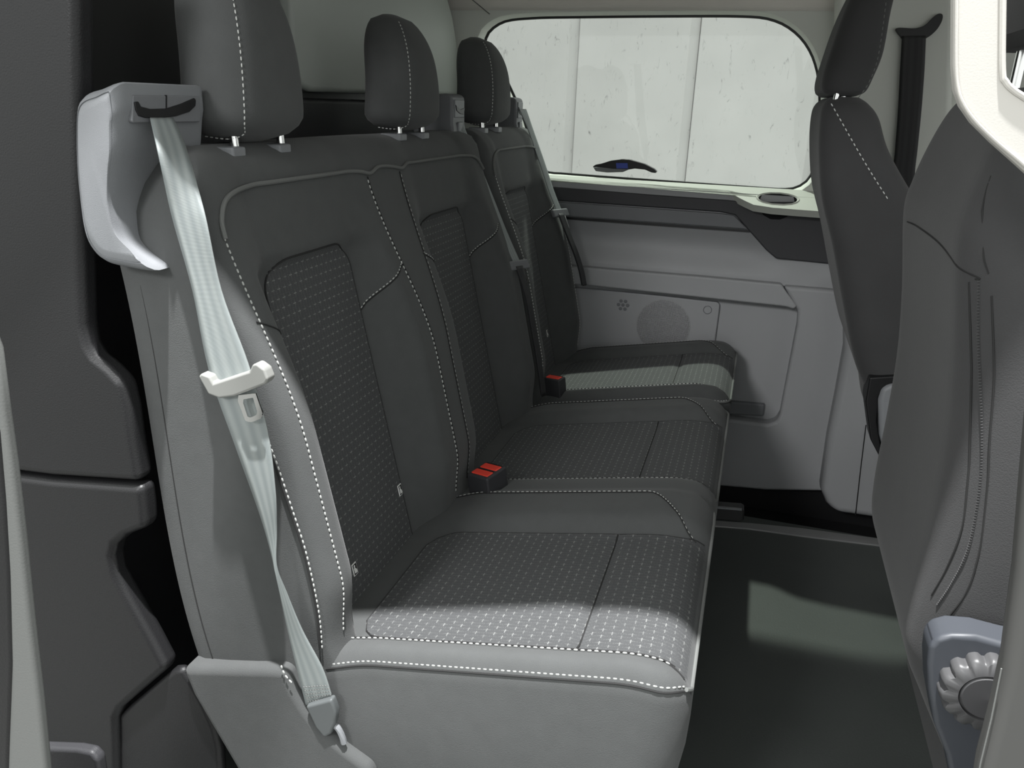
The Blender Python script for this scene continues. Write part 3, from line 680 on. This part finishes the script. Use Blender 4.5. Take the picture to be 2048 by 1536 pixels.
reel(sgl, 'belt_reel_housing', -.215, -.128, 1.372, 1.436, .975, 1.094)
# the large housing on the outer shoulder next to the door
hs_o = [(-0.1327, 1.0858), (-0.1399, 1.0494), (-0.1461, 1.0189), (-0.1535, 0.9980), (-0.1608, 0.9659), (-0.1610, 0.9443), (-0.1578, 0.9227), (-0.1453, 0.9082), (-0.1200, 0.8903), (-0.1562, 0.8904), (-0.1863, 0.8945), (-0.2025, 0.9090), (-0.2086, 0.9287), (-0.2084, 0.9628), (-0.2055, 1.0004), (-0.1983, 1.0422), (-0.1913, 1.0651), (-0.1804, 1.0748), (-0.1608, 1.0802)]
hs_o = [(p.x, p.y) for p in resample([(p.x, p.y, 0) for p in smooth([(a, b, 0) for a, b in hs_o], 4, True)], n=90, closed=True)]
hs_o = [(min(a, -.136) if b > 1.02 else a, b) for a, b in hs_o]
_hx = (min(p[0] for p in hs_o) + max(p[0] for p in hs_o)) / 2; _hz = (min(p[1] for p in hs_o) + max(p[1] for p in hs_o)) / 2
def pull(k): return [(_hx + (a - _hx) * (1 - k / .052), _hz + (b - _hz) * (1 - k / .105)) for a, b in hs_o]
hs = link('belt_reel_housing', *shell([[(a, y, b) for a, b in pull(k)] for y, k in ((-.0385, .022), (-.038, .016), (-.0365, .0125), (-.0350, .0118), (-.0350, .0110), (-.0362, .0104), (-.033, .006), (-.026, .0014), (-.020, 0), (.098, 0), (.103, .001), (.106, .004))]), M_grey, dbl, sharp=32)
pl_ = [(-0.0119, 1.0745), (0.0971, 1.0753), (0.0948, 1.0484), (0.0927, 1.0462), (-0.0154, 1.0464), (-0.0179, 1.0484)]
link('slot_plate', *prism(pl_, YZ, -.142, -.1345), M_greyd, hs, bevel=.0015)
so = [(-0.0125, 1.0675), (-0.0065, 1.0681), (-0.0036, 1.0631), (0.0103, 1.0606), (0.0357, 1.0612), (0.0598, 1.0661), (0.0852, 1.0730), (0.0875, 1.0708), (0.0856, 1.0641), (0.0739, 1.0575), (0.0492, 1.0527), (0.0260, 1.0512), (0.0011, 1.0514), (-0.0083, 1.0535), (-0.0117, 1.0595)]
link('belt_slot', *prism(so, YZ, -.142, -.1328), M_black, hs, bevel=.001)
link('cover_seam', *prism([(0.0381, 1.0754), (0.0397, 1.0754), (0.0373, 1.0607), (0.0356, 1.0607)], YZ, -.142, -.1338), M_black, hs)

# buckles
def buckle(name, label, y, x, n, K, rot):
    t = thing(name, label, 'seat belt buckle')
    b0 = K(y, x, 0); up = Vector((-.12, -.05, 1)).normalized(); fw = (Vector((math.cos(rot), math.sin(rot), 0))); fw = (fw - up * fw.dot(up)).normalized(); sd = up.cross(fw)
    hw = .013 * n + .002
    link('buckle_body', *box(b0 + up * .012, (.0245, hw, .026), (fw, sd, up)), M_dark, t, bevel=.004)
    for k in range(n):
        off = (k - (n - 1) / 2) * .0245
        link('button', *box(b0 + up * .0375 + sd * off, (.019, .0088, .0022), (fw, sd, up)), M_red, t, bevel=.002)
        link('latch_slot', *box(b0 + up * .0384 + sd * (off + .0108), (.017, .0012, .0006), (fw, sd, up)), M_black, t)
    return t
buckle('seat_belt_buckle', 'black double buckle with two red buttons between the two places of the bench', .480, .112, 2, K2, -.35)
buckle('seat_belt_buckle', 'black buckle with one red button at the inner edge of the single seat', 1.02, .10, 1, K1, -.35)

# ================================================================== SEAT BELTS
# big grey belt hanging over the outer shoulder, twisted once on its way to the anchor
b1 = thing('seat_belt', 'wide light grey belt with chrome tongue hanging down the outer side of the bench', 'seat belt', group='rear seat belts')
def at_y(y, P): return [(a, y, b) for a, b in P]
Lu = ([(-.131, [(0.0052, 1.0515)][0][0], [(0.0052, 1.0515)][0][1])] + [BP(*[(-0.0277, 0.6403)][0], -.012)] + at_y(-.0161, [(-0.0993, 0.9549)]) + at_y(-.0181, [(-0.0802, 0.8710)]) + at_y(-.0221, [(-0.0658, 0.7798)]) + at_y(-.0261, [(-0.0369, 0.6922)]) + at_y(-.0321, [(-0.0064, 0.6089), (0.0052, 0.5567)])
      + at_y(-.0341, [(0.0100, 0.5309)]) + at_y(-.0301, [(0.0123, 0.4932)]) + at_y(-.0221, [(0.0154, 0.4291)]) + at_y(-.0181, [(0.0243, 0.3583)]) + at_y(-.0161, [(0.0284, 0.3256)]))
Ru = ([(-.131, [(0.0419, 1.0512)][0][0], [(0.0419, 1.0512)][0][1])] + [BP(*[(0.0172, 0.6385)][0], -.012)] + at_y(-.0131, [(-0.0587, 0.9601)]) + at_y(-.0151, [(-0.0443, 0.8739)]) + at_y(-.0181, [(-0.0151, 0.7923)]) + at_y(-.0231, [(0.0067, 0.7168)]) + at_y(-.0291, [(0.0155, 0.6445), (0.0134, 0.5910)])
      + at_y(-.0321, [(0.0118, 0.5442)]) + at_y(-.0271, [(0.0195, 0.5038)]) + at_y(-.0211, [(0.0340, 0.4482)]) + at_y(-.0161, [(0.0563, 0.3931)]) + at_y(-.0141, [(0.0667, 0.3495)]))
ribbon(Lu, Ru, 'webbing', M_web, b1, n=6)
tg = [(-0.0723, 0.7748), (-0.0678, 0.7790), (-0.0574, 0.7768), (-0.0529, 0.7690), (-0.0039, 0.7897), (0.0007, 0.7985), (0.0060, 0.8003), (0.0156, 0.7946), (0.0198, 0.7835), (0.0155, 0.7770), (-0.0264, 0.7569), (-0.0468, 0.7516), (-0.0612, 0.7545)]
tb = link('tongue_holder', *prism(tg, XZ, -.034, -.018), mat('tongue_plastic', (.26, .263, .25), .45), b1, bevel=.005, bseg=4)
tl = [(-0.0202, 0.7593), (-0.0221, 0.7530), (-0.0139, 0.7286), (-0.0061, 0.7286), (0.0076, 0.7355), (0.0094, 0.7419), (0.0023, 0.7649)]
ring_o = [(p.x, p.y) for p in resample([(a, b, 0) for a, b in tl], n=28, closed=True)]
cxx = sum(p[0] for p in ring_o) / 28; czz = sum(p[1] for p in ring_o) / 28
ring_i = [(cxx + (a - cxx) * .56, czz + (b - czz) * .68) for a, b in ring_o]
V, F = shell([[(a, -.034, b) for a, b in ring_o], [(a, -.034, b) for a, b in ring_i], [(a, -.032, b) for a, b in ring_i], [(a, -.032, b) for a, b in ring_o], [(a, -.034, b) for a, b in ring_o]], False, False)
link('tongue', V, F, M_chrome, tb)
ac = Acc()
for k in range(6):
    p, q = [(0.0277, 0.3568), (0.0646, 0.3688), (0.0325, 0.3276), (0.0692, 0.3447)][0:2], [(0.0277, 0.3568), (0.0646, 0.3688), (0.0325, 0.3276), (0.0692, 0.3447)][2:4]
    t = k / 5; a = Vector((lerp(p[0][0], q[0][0], t), lerp(-.0196, -.0178, t), lerp(p[0][1], q[0][1], t))); b = Vector((lerp(p[1][0], q[1][0], t), lerp(-.0178, -.0166, t), lerp(p[1][1], q[1][1], t)))
    stitches(ac, [a.lerp(b, i / 6) for i in range(7)], .004, .0032, .0008)
ac.link('box_stitching', M_pipe, b1, kind='stuff')
link('anchor_sleeve', *prism([(0.0323, 0.3317), (0.0713, 0.3542), (0.0776, 0.3370), (0.0752, 0.3161), (0.0685, 0.2969), (0.0578, 0.2870), (0.0453, 0.3013)], XZ, -.025, -.012), mat('anchor_plastic', (.10, .108, .11), .45), b1, bevel=.004)
link('anchor_bolt', *tube(smooth([(a, -.018, b) for a, b in [(0.0669, 0.3093), (0.0754, 0.3037), (0.0807, 0.2921), (0.0831, 0.2813)]], 4), .0042, 8), M_grey, b1)

def thin_belt(label, L, R, tongue_px, plane):
    b = thing('seat_belt', label, 'seat belt', group='rear seat belts')
    return b
def slim(label, path, w, ton, yy):
    """a belt seen nearly edge on: path of points, width vector per point; upper run to the tongue, doubled lower run"""
    b = thing('seat_belt', label, 'seat belt', group='rear seat belts')
    ws = [Vector(v) for v in w]; P = [Vector(p) for p in path]
    k = ton
    ribbon([p - v for p, v in zip(P[:k + 1], ws)], [p + v for p, v in zip(P[:k + 1], ws)], 'webbing', M_web, b)
    ribbon([p - v for p, v in zip(P[k:], ws[k:])], [p + v for p, v in zip(P[k:], ws[k:])], 'lower_webbing', M_webd, b)
    ribbon([p - v + Vector((.005, -.007, 0)) for p, v in zip(P[k:], ws[k:])], [p + v + Vector((.005, -.007, 0)) for p, v in zip(P[k:], ws[k:])], 'lower_webbing', M_webd, b)
    d = (P[k + 1] - P[k - 1]).normalized(); sd = ws[k].normalized(); nn = d.cross(sd)
    c = P[k]
    tb = link('tongue_holder', *box(c + nn * 0, (.011, .030, .006), (d, sd, nn)), M_greyd, b, bevel=.004)
    q = c + d * .026 + nn * .004 
    V, F = shell([[q + d * (a * .018) + sd * (e * .011) + nn * h for a, e in ((-1, -1), (1, -1), (1, 1), (-1, 1))] if g == 0 else [q + d * (a * .013) + sd * (e * .006) + nn * h for a, e in ((-1, -1), (1, -1), (1, 1), (-1, 1))] for g, h in ((0, -.001), (1, -.001), (1, .001), (0, .001), (0, -.001))], False, False)
    link('tongue', V, F, M_chrome, tb)
    return b
mp = [(-0.1372, 1.0529), (-0.1040, 0.9922), (-0.0617, 0.9054), (-0.0183, 0.8124), (0.0193, 0.7395), (0.0433, 0.6685), (0.0609, 0.5906), (0.0760, 0.5202), (0.0906, 0.4419)]
slim('slim grey belt falling in front of the middle place, its tongue level with the insert', [(a, .935 if k else .935, b) for k, (a, b) in enumerate(mp)], [(.006, .018, 0)] + [(.005, .009, 0)] * 4 + [(.003, .008, 0)] * 4, 4, 0)
fp = [(-0.1168, 1.0651), (-0.0910, 1.0104), (-0.0552, 0.9271), (-0.0282, 0.8604), (0.0002, 0.8008), (0.0259, 0.7431), (0.0484, 0.6968), (0.0669, 0.6498), (0.0780, 0.6086)]
slim('slim grey belt hanging beside the far side wall at the edge of the single seat', [(a, 1.39, b) for a, b in fp], [(.006, .014, 0)] + [(.005, .009, 0)] * 4 + [(.004, .008, 0)] * 4, 4, 0)
# black belt on the far pillar
b4 = thing('seat_belt', 'black belt running down the pale far pillar behind the front seat', 'seat belt')
pa = [(0.7812, 1.2549), (0.7901, 1.1818), (0.8017, 1.0937), (0.8115, 1.0029), (0.8174, 0.9447), (0.8436, 0.8868), (0.8657, 0.8399)]; pb = [(0.8308, 1.2553), (0.8413, 1.1829), (0.8514, 1.0954), (0.8596, 1.0051), (0.8649, 0.9474), (0.8835, 0.8894), (0.9034, 0.8427)]
ribbon([(a, 1.425, b) for a, b in pa], [(a, 1.418, b) for a, b in pb], 'webbing', M_webd, b4)

# ================================================================== WINDOW LATCH
wl = thing('window_latch', 'small black sliding latch with a blue label on the far window pane', 'latch')
lo = [(0.0541, 0.9176), (0.0623, 0.9235), (0.0778, 0.9271), (0.1042, 0.9365), (0.1362, 0.9422), (0.1572, 0.9419), (0.1998, 0.9321), (0.2271, 0.9201), (0.2346, 0.9138), (0.2323, 0.9097), (0.2211, 0.9104), (0.2011, 0.9174), (0.1731, 0.9185), (0.1566, 0.9150), (0.1315, 0.9122), (0.0892, 0.9086), (0.0634, 0.9086)]
link('grip', *prism(lo, XZ, 1.528, 1.549), M_black, wl, bevel=.003)
link('catch_plate', *prism([(0.0567, 0.9167), (0.0752, 0.9177), (0.1109, 0.9155), (0.1573, 0.9167), (0.1547, 0.9138), (0.1412, 0.9077), (0.0976, 0.9039), (0.0645, 0.9062)], XZ, 1.524, 1.545), M_greyd, wl, bevel=.002)
link('label_sticker', *prism([(0.1201, 0.9311), (0.1523, 0.9327), (0.1549, 0.9181), (0.1227, 0.9163)], XZ, 1.526, 1.53), M_blue, wl, bevel=.0005)

# ================================================================== FRONT SEATS
def loft_seat(rows, name, m, parent, sub=10):
    """rows of (z, x_back, x_front, y0, y1, radius): rounded slices joined bottom to top"""
    R = smooth([(r[0], r[1], r[2]) for r in rows], sub); R2 = smooth([(r[3], r[4], r[5]) for r in rows], sub); lps = []
    for a, b in zip(R, R2):
        P, _ = rrect(a.y, a.z, b.x, b.y, b.z, counts=[6, 16, 6, 16], nc=8); lps.append([(x, y, a.x) for x, y in P])
    return link(name, *shell(lps), m, parent, sharp=60)

# far front seat
fs = thing('front_seat', 'dark front seat beside the far pillar, with headrest and pale stitch line', 'seat')
rows = [(.44, .82, .96, .80, 1.18, .03), (.475, .797, .98, .78, 1.19, .04), (.56, .770, .98, .76, 1.20, .045), (.642, .724, .95, .752, 1.20, .045), (.750, .685, .90, .75, 1.20, .045), (.855, .650, .85, .75, 1.20, .040), (.940, .618, .775, .75, 1.19, .035),
        (1.021, .601, .715, .755, 1.18, .034), (1.075, .596, .690, .765, 1.17, .034), (1.097, .600, .672, .78, 1.15, .032), (1.108, .612, .655, .80, 1.12, .02)]
fb = loft_seat(rows, 'backrest', M_fab2, fs)
ac = Acc(); pts = [(0.6067, 1.0969), (0.6349, 1.0584), (0.6601, 1.0242), (0.6902, 0.9851), (0.7241, 0.9434)]
ln = smooth([(a, .7515 if k < 1 else .7485, b) for k, (a, b) in enumerate(pts)], 6); stitches(ac, ln, .0095, .0062, .0011); ac.link('stitching', M_stitch, fb, kind='stuff')
hp = [(1.110, .606, .650, .80, 1.08, .020), (1.118, .594, .664, .79, 1.09, .03), (1.14, .591, .672, .785, 1.10, .035), (1.18, .597, .681, .785, 1.10, .036), (1.24, .609, .682, .79, 1.095, .034), (1.29, .625, .685, .80, 1.085, .03), (1.315, .640, .68, .82, 1.06, .02)]
fh = loft_seat(hp, 'headrest', M_fab2, fs)
ac = Acc(); ln = smooth([(a, .784, b) for a, b in [(0.6505, 1.1066), (0.6619, 1.1275), (0.6697, 1.1588), (0.6707, 1.1970), (0.6689, 1.2418), (0.6669, 1.2784)]], 6); stitches(ac, ln, .009, .006, .0008); ac.link('stitching', M_pipe, fh, kind='stuff')
for y in (.86, 1.02):
    link('post', *tube([(.632, y, 1.125), (.630, y, 1.09)], .006, 10), M_chrome, fh)
link('post', *tube([(.618, .80, 1.124), (.616, .80, 1.092)], .0045, 10), M_chrome, fh)
link('cushion', *shell([[(x, y, z) for x, y in rrect(.92 + i_, 1.36 - i_, .76 + i_, 1.20 - i_, .05, counts=[8] * 4)[0]] for z, i_ in ((.25, .03), (.27, .0), (.36, .0), (.40, .015), (.41, .06))]), M_fab2, fs)
link('side_cover', *prism([(0.7659, 0.5933), (0.7669, 0.6166), (0.7815, 0.6281), (0.8200, 0.6334), (0.8517, 0.5080), (0.8245, 0.4732), (0.7995, 0.4791), (0.7793, 0.5263)], XZ, .735, .77), M_grey, fs, bevel=.012, bseg=4)
link('recliner_frame', *prism([(0.7452, 0.6328), (0.7953, 0.6432), (0.8061, 0.6294), (0.7758, 0.6215), (0.7663, 0.5989), (0.7713, 0.5503), (0.7865, 0.5024), (0.8061, 0.4647), (0.7978, 0.4674), (0.7673, 0.5135), (0.7463, 0.5862)], XZ, .742, .80), M_black, fs, bevel=.006)
link('seat_base', *prism([(1.02, 0), (1.30, 0), (1.30, .25), (1.0, .25)], XZ, .82, 1.15), M_black, fs, bevel=.01)

# near front seat: its back towards us
ns = thing('front_seat', 'large dark front seat seen from behind, with zipped back cover and recline knob', 'seat')
rows = [(.30, .845, 1.02, .12, .48, .04), (.338, .822, 1.03, .10, .50, .05), (.432, .772, 1.03, .085, .52, .055), (.489, .745, 1.02, .075, .53, .06), (.55, .738, 1.00, .07, .535, .06), (.65, .737, .97, .065, .535, .06), (.754, .733, .94, .065, .53, .06), (.85, .722, .91, .068, .53, .06),
        (.956, .704, .87, .075, .52, .055), (1.00, .706, .85, .082, .51, .055), (1.045, .716, .83, .095, .50, .05), (1.085, .728, .82, .12, .48, .045), (1.11, .742, .81, .15, .45, .03)]
nb = loft_seat(rows, 'backrest', M_fab2, ns)
link('headrest', *shell([[(x, y, z) for x, y in rrect(.735 + i_ + (z - 1.16) * .05, .82 - i_, .18 + i_, .42 - i_, .03, counts=[8] * 4)[0]] for z, i_ in ((1.155, .02), (1.165, .004), (1.2, 0), (1.30, 0), (1.34, .01), (1.35, .03))]), M_fab2, ns)
for y in (.25, .35): link('post', *tube([(.775, y, 1.17), (.775, y, 1.09)], .006, 10), M_chrome, ns)
def on_back(y, z, off=.0008):
    """rear face of the near front seat"""
    zs = [r[0] for r in rows]; k = max(i for i in range(len(zs) - 1) if zs[i] <= z); f = (z - zs[k]) / (zs[k + 1] - zs[k])
    g = lambda c: lerp(rows[k][c], rows[k + 1][c], f); y0, r = g(3), g(5); x = g(1)
    d = y - y0
    if d < r: x += r - math.sqrt(max(0, r * r - (r - d) ** 2))
    return Vector((x - off, y - off * (.7 if d < r else 0), z))
def seam_on_back(pts, off=.0004): return [on_back(p.x, p.y, off) for p in smooth([(a, b, 0) for a, b in pts], 10)]
zp = Acc()
for ln in ([(.102, .932), (.096, .868), (.090, .808), (.084, .740), (.081, .680), (.087, .628), (.096, .590)], [(.084, .924), (.078, .848), (.075, .784), (.072, .732), (.070, .660), (.073, .612), (.080, .575)]):
    zp.add(tube(seam_on_back(ln), .0010, 6))
zp.link('cover_seam', M_thread, nb)
zt = Acc(); stitches(zt, resample(seam_on_back([(.093, .936), (.089, .868), (.082, .812), (.078, .772), (.075, .720), (.075, .660), (.081, .616), (.089, .582)], .0006), step=.0008), .0030, .0020, .0015)
zt.link('zip', M_fab2, nb, kind='stuff')
link('upper_seam', *tube(seam_on_back([(.43, .948), (.354, .952), (.207, .952), (.102, .940), (.096, .936)]), .0009, 6), M_thread, nb)
link('panel_seam', *tube(seam_on_back([(.120, 1.03), (.114, 1.012), (.098, .976), (.087, .944)]), .0009, 6), M_thread, nb)
link('cushion', *shell([[(x, y, z) for x, y in rrect(.84 + i_, 1.36 - i_, .08 + i_, .52 - i_, .05, counts=[8] * 4)[0]] for z, i_ in ((.22, .03), (.24, .0), (.36, .0), (.40, .015), (.41, .06))]), M_fab2, ns)
link('seat_base', *prism([(1.02, 0), (1.30, 0), (1.30, .25), (1.0, .25)], XZ, .14, .46), M_black, ns, bevel=.01)
cv = [(0.7374, 0.5520), (0.7351, 0.5738), (0.7396, 0.5847), (0.7518, 0.5926), (0.7739, 0.5958), (0.8013, 0.5932), (0.8321, 0.5929), (0.8732, 0.4108), (0.7979, 0.3845), (0.7759, 0.4463), (0.7577, 0.4807), (0.7440, 0.5222)]
cov = link('side_cover', *prism(cv, XZ, .022, .060), mat('recliner_cover_plastic', (.055, .060, .070), .45), ns, bevel=.014, bseg=5)
kc = [(0.7917, 0.5390), (0.7564, 0.5289)]
kr = .0425; lps = []; n = 96
for rr, dd in ((1., .0), (1., -.012), (.94, -.018), (.62, -.020), (.60, -.016)):
    L = []
    for k in range(n):
        a = 2 * math.pi * k / n; sc_ = .5 + .5 * math.cos(a * 14); q = kr * rr * (1 - (.13 * sc_ ** 3 if rr > .9 else 0))
        L.append((kc[0][0] + q * math.cos(a), .024 + dd, kc[0][1] + q * math.sin(a)))
    lps.append(L)
kn = link('recline_knob', *shell(lps), mat('knob_plastic', (.075, .075, .077), .4), cov, sharp=60)
link('knob_cap', *lathe([(kr * .58, 0), (kr * .58, .003), (kr * .54, .005), (0, .006)], (kc[0][0], .0085, kc[0][1]), (0, -1, 0), 40), mat('knob_cap_plastic', (.05, .05, .052), .5), kn)
